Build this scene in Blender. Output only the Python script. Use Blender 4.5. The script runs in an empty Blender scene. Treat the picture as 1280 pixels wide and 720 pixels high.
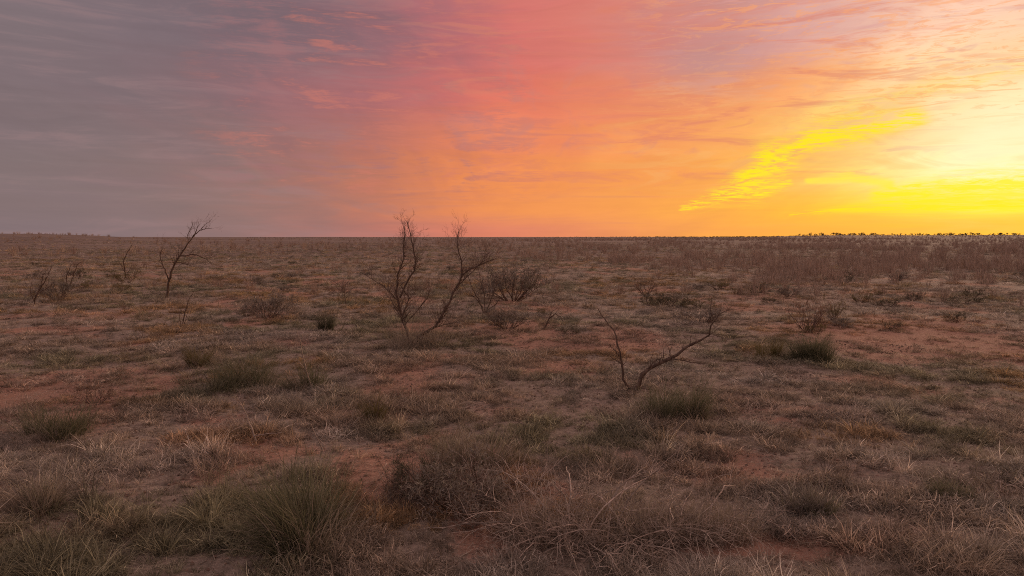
import bpy, math, random
import numpy as np
from mathutils import Vector

random.seed(7)
S = bpy.context.scene
COL = S.collection
PI = math.pi
R = math.radians

# ---------------------------------------------------------------- camera
CAM_H = 3.4
FPX = 914.0                     # focal length for a 1280 px wide picture
HOR = 296.0
PITCH = math.atan((360 - HOR) / FPX)
cd = bpy.data.cameras.new('camera')
cam = bpy.data.objects.new('camera', cd)
COL.objects.link(cam)
cam.location = (0, 0, CAM_H)
cam.rotation_euler = (PI / 2 - PITCH, 0, 0)
cd.sensor_width = 36.0
cd.lens = FPX / 1280 * 36.0
cd.clip_start = 0.1
cd.clip_end = 30000
S.camera = cam
S.view_settings.view_transform = 'Standard'
S.view_settings.look = 'None'
S.view_settings.exposure = 0.0
S.view_settings.gamma = 1.0
S.cycles.max_bounces = 4
S.cycles.diffuse_bounces = 3
S.cycles.filter_width = 1.0
S.cycles.use_denoising = False

SUN_AZ = 37.0                   # degrees right of the view direction
SUN_EL = 7.0


class N:
    """A tiny wrapper so that math nodes can be written as arithmetic."""
    def __init__(s, t, sock): s.t = t; s.s = sock
    def _op(s, op, *a, clamp=False):
        n = s.t.nodes.new('ShaderNodeMath'); n.operation = op; n.use_clamp = clamp
        for i, v in enumerate((s,) + a):
            if isinstance(v, N): s.t.links.new(v.s, n.inputs[i])
            else: n.inputs[i].default_value = float(v)
        return N(s.t, n.outputs[0])
    def __add__(s, o): return s._op('ADD', o)
    __radd__ = __add__
    def __sub__(s, o): return s._op('SUBTRACT', o)
    def __rsub__(s, o): return (s * -1.0) + o
    def __mul__(s, o): return s._op('MULTIPLY', o)
    __rmul__ = __mul__
    def __truediv__(s, o): return s._op('DIVIDE', o)
    def sqrt(s): return s._op('SQRT')
    def abs(s): return s._op('ABSOLUTE')
    def clamp(s): return s._op('ADD', 0.0, clamp=True)
    def pw(s, e): return s._op('POWER', e)
    def exp(s): return s._op('EXPONENT')
    def sm(s, a, b):
        n = s.t.nodes.new('ShaderNodeMapRange'); n.interpolation_type = 'SMOOTHSTEP'
        s.t.links.new(s.s, n.inputs['Value'])
        n.inputs['From Min'].default_value = min(a, b); n.inputs['From Max'].default_value = max(a, b)
        n.inputs['To Min'].default_value = 0.0 if a < b else 1.0
        n.inputs['To Max'].default_value = 1.0 if a < b else 0.0
        return N(s.t, n.outputs['Result'])


def lin(c):
    return tuple((v / 255 / 12.92) if v <= 10 else ((v / 255 + 0.055) / 1.055) ** 2.4 for v in c)


def mixcol(t, f, a, b, mode='MIX'):
    n = t.nodes.new('ShaderNodeMix'); n.data_type = 'RGBA'; n.blend_type = mode
    n.clamp_factor = True
    for sock, v in ((n.inputs['Factor'], f), (n.inputs[6], a), (n.inputs[7], b)):
        if isinstance(v, N): t.links.new(v.s, sock)
        elif isinstance(v, (int, float)): sock.default_value = v
        elif isinstance(v, tuple): sock.default_value = tuple(v[:3]) + (1,)
        else: t.links.new(v, sock)
    return n.outputs[2]


def noise(t, vec, scale, detail=4, rough=0.5, dist=0.0, w=None):
    n = t.nodes.new('ShaderNodeTexNoise')
    n.inputs['Scale'].default_value = scale; n.inputs['Detail'].default_value = detail
    n.inputs['Roughness'].default_value = rough; n.inputs['Distortion'].default_value = dist
    t.links.new(vec, n.inputs['Vector'])
    return n


# ---------------------------------------------------------------- world: a sunset sky under thin cloud
def build_world():
    w = bpy.data.worlds.new('World'); S.world = w; w.use_nodes = True
    t = w.node_tree; t.nodes.clear(); L = t.links.new
    out = t.nodes.new('ShaderNodeOutputWorld')
    tc = t.nodes.new('ShaderNodeTexCoord')
    sep = t.nodes.new('ShaderNodeSeparateXYZ'); L(tc.outputs['Generated'], sep.inputs[0])
    X, Y, Z = (N(t, sep.outputs[i]) for i in range(3))
    az = X._op('ARCTAN2', Y) * (180 / PI)
    el = Z._op('ARCSINE') * (180 / PI)
    # cloud coordinates: the direction projected on a high flat layer, so streaks thin out towards the horizon
    zz = Z._op('MAXIMUM', 0.0) + 0.10
    cx, cy = X / zz, Y / zz
    comb = t.nodes.new('ShaderNodeCombineXYZ'); L(cx.s, comb.inputs[0]); L(cy.s, comb.inputs[1])
    rot = t.nodes.new('ShaderNodeMapping'); L(comb.outputs[0], rot.inputs['Vector'])
    rot.inputs['Rotation'].default_value = (0, 0, R(-32)); rot.inputs['Scale'].default_value = (1.0, 0.32, 1.0)
    cv = rot.outputs[0]
    n1 = noise(t, cv, 0.9, 5, 0.55, 0.6)
    n2 = noise(t, cv, 2.6, 6, 0.6, 1.0)
    n3 = noise(t, tc.outputs['Generated'], 7.0, 4, 0.55, 0.4)
    # wisps: noise in (az, el), stretched along the streak direction
    c2 = t.nodes.new('ShaderNodeCombineXYZ'); L(az.s, c2.inputs[0]); L(el.s, c2.inputs[1])
    rw = t.nodes.new('ShaderNodeMapping'); L(c2.outputs[0], rw.inputs['Vector'])
    rw.inputs['Rotation'].default_value = (0, 0, R(-22)); rw.inputs['Scale'].default_value = (0.11, 0.75, 1.0)
    n4 = noise(t, rw.outputs[0], 1.0, 6, 0.62, 1.2)
    rh = t.nodes.new('ShaderNodeMapping'); L(c2.outputs[0], rh.inputs['Vector'])
    rh.inputs['Rotation'].default_value = (0, 0, R(-3)); rh.inputs['Scale'].default_value = (0.05, 0.9, 1.0)
    n5 = noise(t, rh.outputs[0], 1.0, 5, 0.6, 0.6)
    def f(n): return N(t, n.outputs[0])
    def c(n, i):
        s_ = t.nodes.new('ShaderNodeSeparateColor'); L(n.outputs[1], s_.inputs[0]); return N(t, s_.outputs[i])
    lift = el.sm(0.0, 8.0)
    azw = az + (c(n1, 0) - 0.5) * 22.0 * (lift * 0.85 + 0.15) + (c(n4, 1) - 0.5) * 7.0
    elw = el + (c(n1, 1) - 0.5) * 5.0 * lift + (c(n5, 0) - 0.5) * 1.6 * el.sm(0, 2)
    # colour table over (picture x, picture y) -> direction
    xs = [40, 180, 300, 400, 480, 560, 640, 750, 850, 950, 1050, 1150, 1240]
    rows = {
        40: [(128,112,116),(124,107,113),(121,102,109),(125,101,109),(138,102,110),(174,106,111),(208,114,109),(216,123,113),(203,140,136),(214,160,156),(226,174,161),(243,193,168),(250,204,176)],
        120: [(127,109,113),(129,107,111),(142,106,111),(161,107,110),(176,107,109),(196,107,106),(225,116,100),(232,130,98),(233,143,98),(246,158,98),(253,174,98),(253,190,116),(255,216,150)],
        200: [(131,113,114),(134,112,112),(146,113,110),(166,112,101),(194,117,95),(224,130,88),(241,141,89),(245,150,86),(247,158,88),(252,176,84),(255,212,110),(255,236,150),(255,248,196)],
        250: [(131,112,113),(134,113,113),(146,115,111),(170,117,106),(198,122,94),(234,140,82),(249,154,76),(251,160,78),(253,170,74),(255,182,66),(255,200,52),(255,222,40),(255,236,50)],
        288: [(129,111,114),(134,113,114),(146,114,111),(164,116,110),(186,118,106),(214,126,104),(222,130,101),(233,141,95),(247,160,82),(252,170,72),(255,176,64),(255,180,56),(255,186,52)],
    }
    ys = sorted(rows)
    tab = np.array([[lin(cc) for cc in rows[y]] for y in ys])        # (row, x, rgb)
    def sample(px, py):
        o = []
        for k in range(3):
            col = [np.interp(px, xs, tab[i, :, k]) for i in range(len(ys))]
            o.append(float(np.interp(py, ys, col)))
        return np.array(o)
    grey = np.array(lin((124, 107, 112)))
    top = np.array([0.46, 0.34, 0.345])              # about the mean of the highest row in view
    # the light falls off on both sides of the sun alike
    stops = list(range(-40, 34, 5)) + [33, 37, 44, 52, 62, 74, 88, 104, 122, 145]
    stops = [-180, -110, -75] + sorted(set(stops)) + [180]
    def col_at(a, e):
        if a > 33:                                  # mirrored about the sun, stretched a little
            a = SUN_AZ - (a - SUN_AZ) * 0.85 if a > SUN_AZ else a
            a = min(a, 33.0)
        back = min(1.0, max(0.0, (-a - 40) / 90.0)); a = max(a, -34.0)
        px = 640 + FPX * math.tan(R(a)); py = HOR - FPX * math.tan(R(min(e, 15.5))) / math.cos(R(a))
        v = sample(px, py)
        return v * (1 - back * 0.6) + top * 0.6 * back
    els = [0.4, 2.2, 4.6, 7.5, 10.5, 14.5]
    cur = None
    def ramp(cols):
        r = t.nodes.new('ShaderNodeValToRGB'); e = r.color_ramp.elements
        r.color_ramp.interpolation = 'B_SPLINE' if False else 'LINEAR'
        while len(e) < len(stops): e.new(0.5)
        for i, (st, cc) in enumerate(zip(stops, cols)):
            e[i].position = (st + 180) / 360; 
        for i, (st, cc) in enumerate(zip(stops, cols)):
            e[i].color = (*cc, 1)
        L(((azw + 180.0) / 360.0).s, r.inputs[0])
        return r.outputs[0]
    prev = None
    for i, e in enumerate(els):
        rc = ramp([col_at(a, e) for a in stops])
        cur = rc if cur is None else mixcol(t, elw.sm(prev, e), cur, rc)
        prev = e
    cur = mixcol(t, elw.sm(15.0, 40.0), cur, tuple(top))
    # soft cloud relief: thicker parts a little darker and greyer, thin parts brighter
    rel = (f(n1) - 0.5) * 0.22 + (f(n2) - 0.5) * 0.14 * lift + (f(n5) - 0.5) * 0.26 + (f(n4) - 0.5) * 0.24 * lift
    gain = (rel + 1.05)
    sc = t.nodes.new('ShaderNodeVectorMath'); sc.operation = 'SCALE'
    L(cur, sc.inputs[0]); L(gain.s, sc.inputs['Scale']); cur = sc.outputs[0]

    def dirs(pts): # picture points -> (az, el) degrees
        o = []
        for px, py in pts:
            a = math.atan((px - 640) / FPX); o.append((math.degrees(a), math.degrees(math.atan((HOR - py) / FPX * math.cos(a)))))
        return o
    wob1 = (c(n4, 0) - 0.5) * 2.2
    wob2 = (c(n4, 2) - 0.5) * 2.6 + (c(n5, 2) - 0.5) * 1.2
    def streak(pts, widths, k=1.0):
        d = dirs(pts); best = None
        for (a0, e0), (a1, e1), w0, w1 in zip(d[:-1], d[1:], widths[:-1], widths[1:]):
            da, de = a1 - a0, e1 - e0; LL = da * da + de * de
            pa = az + wob1 * k - a0; pe = el + wob2 * 0.45 * k - e0
            tt = ((pa * da + pe * de) / LL).clamp()
            dx = pa - tt * da; dy = pe - tt * de
            dist = (dx * dx + dy * dy).sqrt()
            wd = tt * (w1 - w0) + w0
            m = (dist / wd)
            best = m if best is None else best._op('MINIMUM', m)
        return best
    def layer(cur, m, colr, amt):
        return mixcol(t, (m * amt).clamp(), cur, tuple(colr))
    n6 = noise(t, rw.outputs[0], 3.2, 6, 0.68, 1.6)
    rf = t.nodes.new('ShaderNodeMapping'); L(c2.outputs[0], rf.inputs['Vector'])
    rf.inputs['Rotation'].default_value = (0, 0, R(-26)); rf.inputs['Scale'].default_value = (0.30, 3.2, 1.0)
    n7 = noise(t, rf.outputs[0], 1.0, 7, 0.72, 2.2)
    fib = f(n7).sm(0.38, 0.60)
    # banks of thicker and thinner cloud over the grey-mauve side
    dk = f(n1).sm(0.50, 0.66) * az.sm(4, -14) * lift
    cur = layer(cur, dk, lin((112, 95, 108)), 0.45)
    pk = (f(n4) * 0.6 + f(n5) * 0.4).sm(0.50, 0.64) * az.sm(2, -14)
    cur = layer(cur, pk, lin((158, 126, 126)), 0.35)
    # the edge between grey and pink is made of slanting cloud, not of a smooth change
    ed = (f(n4) * 0.4 + f(n2) * 0.35 + f(n6) * 0.25)
    win = az.sm(-26, -17) * az.sm(8, -3) * el.sm(1.5, 5.0)
    cur = layer(cur, ed.sm(0.49, 0.60) * win, lin((166, 112, 113)), 0.55)
    cur = layer(cur, ed.sm(0.48, 0.38) * win, lin((214, 126, 108)), 0.50)
    # mauve and salmon mottling through the orange, in low bars and in slanting veils above
    bars = f(n5).sm(0.50, 0.68) * el.sm(5.2, 1.5) * az.sm(-16, -4) * az.sm(24, 8)
    cur = layer(cur, bars, lin((196, 122, 106)), 0.6)
    veil = f(n4).sm(0.50, 0.66) * el.sm(2.0, 6.0) * az.sm(-12, 0) * az.sm(40, 24)
    cur = layer(cur, veil, lin((222, 128, 104)), 0.6)
    veil = f(n2).sm(0.52, 0.70) * el.sm(3.0, 7.0) * az.sm(-14, 0) * az.sm(36, 18)
    cur = layer(cur, veil, lin((205, 132, 122)), 0.45)
    lite = f(n4).sm(0.50, 0.36) * el.sm(2.0, 5.0) * az.sm(2, 14) * el.sm(13, 9)
    cur = layer(cur, lite, lin((255, 186, 110)), 0.4)
    # pale glow round the hidden sun
    d0 = dirs([(1262, 165)])[0]
    ga, ge = (az - d0[0]) / 6.8, (el - d0[1] + (f(n4) - 0.5) * 5.0) / 3.4
    glow = ((ga * ga + ge * ge) * -1.0).exp()
    cur = layer(cur, glow, (1.0, 0.92, 0.56), 0.85)
    nz = (f(n4) * 0.5 + f(n6) * 0.5).sm(0.40, 0.58)
    nf = f(n5).sm(0.35, 0.62)
    # upper streak
    m = streak([(1000, 150), (1100, 126), (1180, 106), (1300, 84)], [0.5, 0.8, 0.9, 0.9]).sm(1.3, 0.1)
    cur = layer(cur, m * (nz * 0.5 + fib * 0.5), (1.0, 0.70, 0.18), 0.8)
    # the long yellow swoosh
    m = streak([(930, 226), (962, 196), (1010, 174), (1070, 162), (1140, 149)], [0.55, 0.8, 0.75, 0.75, 0.45])
    cur = layer(cur, m.sm(3.0, 0.3) * (nz * 0.6 + 0.4), (1.0, 0.56, 0.08), 0.6)
    cur = layer(cur, (m.sm(1.9, 0.1) * (nz * 0.9 + fib * 0.9 - 0.42 + m.sm(0.6, 0.0) * 0.3)).clamp(), (1.0, 0.82, 0.0), 0.95)
    m = streak([(848, 264), (892, 248), (935, 234), (975, 204)], [0.10, 0.34, 0.65, 0.5], 1.5)
    cur = layer(cur, m.sm(3.0, 0.1) * (f(n6).sm(0.44, 0.60) * 0.5 + fib * 0.8 - 0.2), (1.0, 0.82, 0.02), 1.0)
    m = streak([(900, 243), (950, 240), (985, 230)], [0.15, 0.25, 0.15], 1.0)
    cur = layer(cur, m.sm(2.6, 0.2) * fib, (1.0, 0.84, 0.02), 0.9)
    # the low yellow bank
    m = streak([(1010, 227), (1060, 222), (1110, 232)], [0.35, 0.5, 0.4])
    cur = layer(cur, m.sm(1.3, 0.2) * nf, (1.0, 0.84, 0.05), 0.75)
    m = streak([(1095, 246), (1160, 240), (1230, 232), (1420, 214)], [0.35, 0.7, 0.95, 1.0])
    cur = layer(cur, (m.sm(2.0, 0.1) * (nf * 0.6 + nz * 0.6 + fib * 0.6 - 0.45 + m.sm(0.5, 0.0) * 0.2)).clamp(), (1.0, 0.84, 0.0), 0.9)
    m = streak([(985, 269), (1060, 262), (1150, 259), (1260, 255), (1420, 250)], [0.12, 0.25, 0.45, 0.7, 0.7], 0.4)
    cur = layer(cur, (m.sm(1.9, 0.1) * (nf * 0.8 + fib * 0.5 - 0.25 + m.sm(0.6, 0.0) * 0.4)).clamp(), (1.0, 0.80, 0.0), 0.95)
    up = f(n6).sm(0.50, 0.62) * el.sm(6.5, 9.5) * az.sm(6, 16)
    cur = layer(cur, up, lin((255, 168, 104)), 0.50)
    up = f(n4).sm(0.48, 0.36) * el.sm(9.0, 12.5) * az.sm(6, 16)
    cur = layer(cur, up, lin((222, 160, 158)), 0.50)
    # the grey gap above the orange
    d0 = dirs([(872, 78)])[0]
    ga, ge = (az - d0[0] + wob1 * 1.5) / 4.0, (el - d0[1] + wob2) / 1.9
    gap = ((ga * ga + ge * ge) * -1.0).exp()
    cur = layer(cur, gap, lin((190, 145, 146)), 0.6)

    sky = t.nodes.new('ShaderNodeTexSky'); sky.sky_type = 'NISHITA'; sky.sun_disc = False
    sky.sun_elevation = R(SUN_EL); sky.sun_rotation = R(SUN_AZ)
    b1 = t.nodes.new('ShaderNodeBackground'); L(sky.outputs[0], b1.inputs[0]); b1.inputs[1].default_value = 0.05
    b2 = t.nodes.new('ShaderNodeBackground'); L(cur, b2.inputs[0]); b2.inputs[1].default_value = 1.0
    mx = t.nodes.new('ShaderNodeMixShader'); mx.inputs[0].default_value = 0.96     # thin cloud covers nearly all of the clear sky
    L(b1.outputs[0], mx.inputs[1]); L(b2.outputs[0], mx.inputs[2]); L(mx.outputs[0], out.inputs[0])


build_world()
sl = bpy.data.lights.new('sun', 'SUN'); so = bpy.data.objects.new('sun', sl); COL.objects.link(so)
sl.energy = 2.0; sl.angle = R(24); sl.color = (1.0, 0.70, 0.45)
sdir = Vector((math.sin(R(SUN_AZ)) * math.cos(R(SUN_EL)), math.cos(R(SUN_AZ)) * math.cos(R(SUN_EL)), math.sin(R(SUN_EL))))
so.rotation_euler = sdir.to_track_quat('Z', 'Y').to_euler()

# ---------------------------------------------------------------- noise, terrain, picture <-> ground
_T = np.random.RandomState(11).rand(256, 256)


def vnoise(x, y):
    x = np.asarray(x, float); y = np.asarray(y, float)
    xi = np.floor(x).astype(int); yi = np.floor(y).astype(int)
    fx = x - xi; fy = y - yi
    fx = fx * fx * (3 - 2 * fx); fy = fy * fy * (3 - 2 * fy)
    a = _T[xi % 256, yi % 256]; b = _T[(xi + 1) % 256, yi % 256]
    c = _T[xi % 256, (yi + 1) % 256]; d = _T[(xi + 1) % 256, (yi + 1) % 256]
    return (a * (1 - fx) + b * fx) * (1 - fy) + (c * (1 - fx) + d * fx) * fy


def fbm(x, y, o=4):
    v = 0; a = 0.5; s = 0
    for i in range(o):
        v = v + a * vnoise(x * 2 ** i + 17.3 * i, y * 2 ** i + 9.1 * i); s += a; a *= 0.5
    return v / s


def sst(a, b, x):
    t = np.clip((x - a) / (b - a), 0, 1); return t * t * (3 - 2 * t)


def hgt(x, y):
    x = np.asarray(x, float); y = np.asarray(y, float)
    r = np.hypot(x, y); az = np.degrees(np.arctan2(x, y))
    h = (fbm(x / 7.0 + 40, y / 7.0 + 3, 3) - 0.5) * 0.36
    h = h + (fbm(x / 1.3 + 5, y / 1.3 + 60, 3) - 0.5) * 0.14 * (1 - sst(40, 90, r))
    h = h + (fbm(x / 60.0 + 90, y / 60.0 + 33, 3) - 0.5) * 0.9 * sst(20, 80, r)
    h = h + (fbm(x / 260.0 + 10, y / 260.0 + 73, 2) - 0.5) * 3.0 * sst(250, 700, r)
    h = h + 5.0 * sst(200, 620, r) * (1 - sst(900, 2500, r)) * (1 - sst(-34, -22, az)) * sst(-120, -60, az)
    h = h + 6.0 * sst(500, 1500, r) * (1 - sst(2500, 5000, r)) * sst(14, 26, az) * (1 - sst(70, 120, az))
    return h


def ray(px, py):
    u = (px - 640) / FPX; v = (360 - py) / FPX
    cp, sp = math.cos(PITCH), math.sin(PITCH)
    return np.array([u, cp + v * sp, -sp + v * cp])


def at(px, py):
    """the ground point seen at a pixel of the 1280 x 720 photograph"""
    d = ray(px, py); z = 0.0
    for _ in range(6):
        k = (z - CAM_H) / d[2]; p = np.array([0, 0, CAM_H]) + d * k
        z = float(hgt(p[0], p[1]))
    p[2] = z
    return p


def at_depth(px, py, y):
    d = ray(px, py); k = y / d[1]
    return np.array([0, 0, CAM_H]) + d * k


def mpp(p):          # metres per photograph pixel at a point
    return p[1] / FPX


# bare red soil: broad noise, and the open patches the photograph shows
PATCH = [(1140, 425, 190, 30, 1.0), (985, 668, 70, 26, 1.0), (910, 582, 120, 20, .9), (1080, 660, 90, 26, .7), (790, 425, 70, 16, .8),
         (110, 470, 120, 40, .55), (300, 540, 60, 40, .6), (560, 470, 110, 16, .5), (690, 460, 70, 14, .7), (130, 395, 110, 16, .5),
         (560, 545, 50, 18, .6), (960, 372, 90, 10, .6), (1150, 600, 90, 20, .45), (160, 655, 60, 18, .6), (440, 520, 50, 20, .5), (620, 520, 60, 18, .5)]
_P = []
for px, py, wx, wy, a in PATCH:
    p0 = at(px, py); p1 = at(px, py + wy); p2 = at(px, py - wy * 0.8)
    _P.append((p0[0], p0[1], wx * mpp(p0), abs(p2[1] - p1[1]) / 2, a))


def bare(x, y):
    n = fbm(x / 2.6 + 3, y / 3.4 + 8, 4)
    b = sst(0.50, 0.72, n) * 0.65
    wx = (fbm(x / 2.0 + 70, y / 2.0, 3) - 0.5) * 2.4; wy = (fbm(x / 2.0, y / 2.0 + 70, 3) - 0.5) * 2.4
    for cx, cy, rx, ry, a in _P:
        q = ((x + wx - cx) / rx) ** 2 + ((y + wy - cy) / ry) ** 2
        b = np.maximum(b, a * np.exp(-q * 1.1))
    return np.clip(b, 0, 1)


# ---------------------------------------------------------------- materials
def new_mat(name):
    m = bpy.data.materials.new(name); m.use_nodes = True
    t = m.node_tree; b = t.nodes['Principled BSDF']
    b.inputs['Specular IOR Level'].default_value = 0.15
    return m, t, b


def ground_mat():
    m, t, b = new_mat('red_soil_and_thatch'); L = t.links.new
    g = t.nodes.new('ShaderNodeNewGeometry'); P = g.outputs['Position']
    a = t.nodes.new('ShaderNodeAttribute'); a.attribute_name = 'bare'
    br = N(t, a.outputs['Fac'])
    nA = noise(t, P, 0.05, 6, 0.6); nB = noise(t, P, 0.6, 6, 0.65); nC = noise(t, P, 9.0, 6, 0.7); nD = noise(t, P, 45.0, 4, 0.7)
    nE = noise(t, P, 0.012, 5, 0.6)
    f = lambda n: N(t, n.outputs[0])
    soil = mixcol(t, f(nC).sm(0.3, 0.7), (0.310, 0.148, 0.092), (0.485, 0.262, 0.175))
    soil = mixcol(t, f(nB).sm(0.45, 0.75) * 0.5, soil, (0.39, 0.235, 0.165))
    th = mixcol(t, f(nC).sm(0.35, 0.65), (0.200, 0.148, 0.108), (0.420, 0.310, 0.230))
    th = mixcol(t, f(nB).sm(0.5, 0.7) * 0.5, th, (0.25, 0.205, 0.125))
    th = mixcol(t, f(nA).sm(0.45, 0.65) * 0.5, th, (0.38, 0.245, 0.18))
    k = ((br + (f(nC) - 0.5) * 1.0 + (f(nB) - 0.5) * 0.6)).sm(0.22, 0.62)
    c = mixcol(t, k, th, soil)
    c = mixcol(t, f(nD).sm(0.50, 0.68) * 0.55, c, (0.30, 0.235, 0.175))
    c = mixcol(t, f(nD).sm(0.44, 0.30) * 0.5, c, (0.09, 0.065, 0.048))
    nF = noise(t, P, 160.0, 3, 0.7); c = mixcol(t, f(nF).sm(0.56, 0.66) * 0.5, c, (0.42, 0.31, 0.23))
    # the far plain: broad bands of dry scrub and grass
    far = mixcol(t, f(nE).sm(0.40, 0.62), (0.215, 0.145, 0.112), (0.290, 0.205, 0.158))
    far = mixcol(t, f(nA).sm(0.48, 0.64) * 0.75, far, (0.17, 0.120, 0.095))
    far = mixcol(t, f(nB).sm(0.46, 0.58) * 0.45, far, (0.14, 0.098, 0.076))
    cd_ = t.nodes.new('ShaderNodeVectorMath'); cd_.operation = 'LENGTH'; L(P, cd_.inputs[0])
    c = mixcol(t, N(t, cd_.outputs['Value']).sm(60, 170), c, far)
    c = mixcol(t, 1.0, c, (1.0, 1.06, 1.14), 'MULTIPLY')
    L(c, b.inputs['Base Color']); b.inputs['Roughness'].default_value = 0.95
    bm = t.nodes.new('ShaderNodeBump'); bm.inputs['Distance'].default_value = 0.05; bm.inputs['Strength'].default_value = 0.9
    hh = f(nC) * 0.8 + f(nD) * 0.45 + f(nF) * 0.12
    L(hh.s, bm.inputs['Height']); L(bm.outputs[0], b.inputs['Normal'])
    return m


def grass_mat(name, base=None):
    """thin dry leaves; the tint comes from the scatter point, or is fixed"""
    m, t, b = new_mat(name); L = t.links.new
    if base is None:
        a = t.nodes.new('ShaderNodeAttribute'); a.attribute_name = 'tint'; a.attribute_type = 'INSTANCER'
        src = a.outputs['Color']
    else:
        src = None
    va = t.nodes.new('ShaderNodeAttribute'); va.attribute_name = 'vary'
    v = N(t, va.outputs['Fac'])
    if src is None:
        c = mixcol(t, v, tuple(base[0]), tuple(base[1]))
    else:
        sc = t.nodes.new('ShaderNodeVectorMath'); sc.operation = 'SCALE'; L(src, sc.inputs[0]); L((v * 0.75 + 0.45 + v.sm(0.86, 1.0) * 0.9).s, sc.inputs['Scale'])
        c = sc.outputs[0]
    c = mixcol(t, 1.0, c, (0.99, 1.07, 1.13), 'MULTIPLY')
    L(c, b.inputs['Base Color']); b.inputs['Roughness'].default_value = 0.75
    tr = t.nodes.new('ShaderNodeBsdfTranslucent'); L(c, tr.inputs[0])
    mx = t.nodes.new('ShaderNodeMixShader'); mx.inputs[0].default_value = 0.25
    out = [n for n in t.nodes if n.type == 'OUTPUT_MATERIAL'][0]
    L(b.outputs[0], mx.inputs[1]); L(tr.outputs[0], mx.inputs[2]); L(mx.outputs[0], out.inputs['Surface'])
    return m


def bark_mat(name, c0, c1, scale=18):
    m, t, b = new_mat(name); L = t.links.new
    g = t.nodes.new('ShaderNodeTexCoord'); mp = t.nodes.new('ShaderNodeMapping'); L(g.outputs['Object'], mp.inputs[0])
    mp.inputs['Scale'].default_value = (1, 1, 0.3)
    n = noise(t, mp.outputs[0], scale, 5, 0.65)
    c = mixcol(t, N(t, n.outputs[0]).sm(0.32, 0.68), c0, c1)
    va = t.nodes.new('ShaderNodeAttribute'); va.attribute_name = 'vary'
    sc = t.nodes.new('ShaderNodeVectorMath'); sc.operation = 'SCALE'; L(c, sc.inputs[0]); L((N(t, va.outputs['Fac']) * 0.9 + 0.5).s, sc.inputs['Scale']); c = sc.outputs[0]
    L(c, b.inputs['Base Color']); b.inputs['Roughness'].default_value = 0.9
    bm = t.nodes.new('ShaderNodeBump'); bm.inputs['Distance'].default_value = 0.02; bm.inputs['Strength'].default_value = 0.8
    L(n.outputs[0], bm.inputs['Height']); L(bm.outputs[0], b.inputs['Normal'])
    return m


M = {}
M['ground'] = ground_mat()
M['scatter'] = grass_mat('dry_grass_leaf')
M['green'] = grass_mat('grey_green_grass', ((0.085, 0.082, 0.040), (0.27, 0.235, 0.14)))
M['olive'] = grass_mat('olive_yellow_grass', ((0.095, 0.075, 0.022), (0.225, 0.165, 0.070)))
M['thatch'] = grass_mat('dead_grass_thatch', ((0.17, 0.125, 0.092), (0.46, 0.355, 0.26)))
M['greyleaf'] = grass_mat('grey_brush_leaf', ((0.13, 0.10, 0.078), (0.33, 0.265, 0.21)))
M['redleaf'] = grass_mat('russet_brush_leaf', ((0.17, 0.10, 0.065), (0.36, 0.22, 0.145)))
M['darkleaf'] = grass_mat('dark_brush_leaf', ((0.050, 0.045, 0.026), (0.135, 0.115, 0.070)))
M['bark'] = bark_mat('mesquite_bark', (0.095, 0.064, 0.048), (0.225, 0.155, 0.115))
M['twig'] = bark_mat('mesquite_twig', (0.125, 0.083, 0.064), (0.25, 0.175, 0.135), 40)
M['pale'] = bark_mat('bleached_dead_wood', (0.25, 0.198, 0.158), (0.60, 0.485, 0.395), 14)
M['brush'] = bark_mat('leafless_brush_twig', (0.34, 0.25, 0.19), (0.55, 0.42, 0.325), 6)
M['farleaf'] = grass_mat('far_tree_leaf', ((0.050, 0.032, 0.022), (0.120, 0.078, 0.052)))


# ---------------------------------------------------------------- mesh helpers
class MB:
    """collects triangles and quads, then links them as ONE mesh object"""
    def __init__(s): s.v = []; s.q = []; s.t = []; s.a = []; s.n = 0
    def add(s, v, q=None, t=None, vary=None):
        v = np.asarray(v, np.float32).reshape(-1, 3)
        if q is not None and len(q): s.q.append(np.asarray(q, np.int64).reshape(-1, 4) + s.n)
        if t is not None and len(t): s.t.append(np.asarray(t, np.int64).reshape(-1, 3) + s.n)
        s.v.append(v); s.a.append(np.full(len(v), 0.5, np.float32) if vary is None else np.asarray(vary, np.float32).ravel()); s.n += len(v)
    def mesh(s, name, mat, smooth=False):
        v = np.concatenate(s.v); q = np.concatenate(s.q) if s.q else np.zeros((0, 4), int); t = np.concatenate(s.t) if s.t else np.zeros((0, 3), int)
        me = bpy.data.meshes.new(name)
        me.vertices.add(len(v)); me.vertices.foreach_set('co', v.ravel())
        nl = len(q) * 4 + len(t) * 3
        me.loops.add(nl); me.loops.foreach_set('vertex_index', np.concatenate([q.ravel(), t.ravel()]).astype(np.int32))
        me.polygons.add(len(q) + len(t))
        st = np.concatenate([np.arange(len(q)) * 4, len(q) * 4 + np.arange(len(t)) * 3]).astype(np.int32)
        me.polygons.foreach_set('loop_start', st)
        me.polygons.foreach_set('use_smooth', np.full(len(q) + len(t), smooth))
        at_ = me.attributes.new('vary', 'FLOAT', 'POINT'); at_.data.foreach_set('value', np.concatenate(s.a))
        me.update(calc_edges=True); me.materials.append(mat)
        return me
    def build(s, name, mat, parent=None, smooth=False, link=True):
        o = bpy.data.objects.new(name, s.mesh(name, mat, smooth))
        if link: COL.objects.link(o)
        if parent is not None: o.parent = parent
        return o


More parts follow.
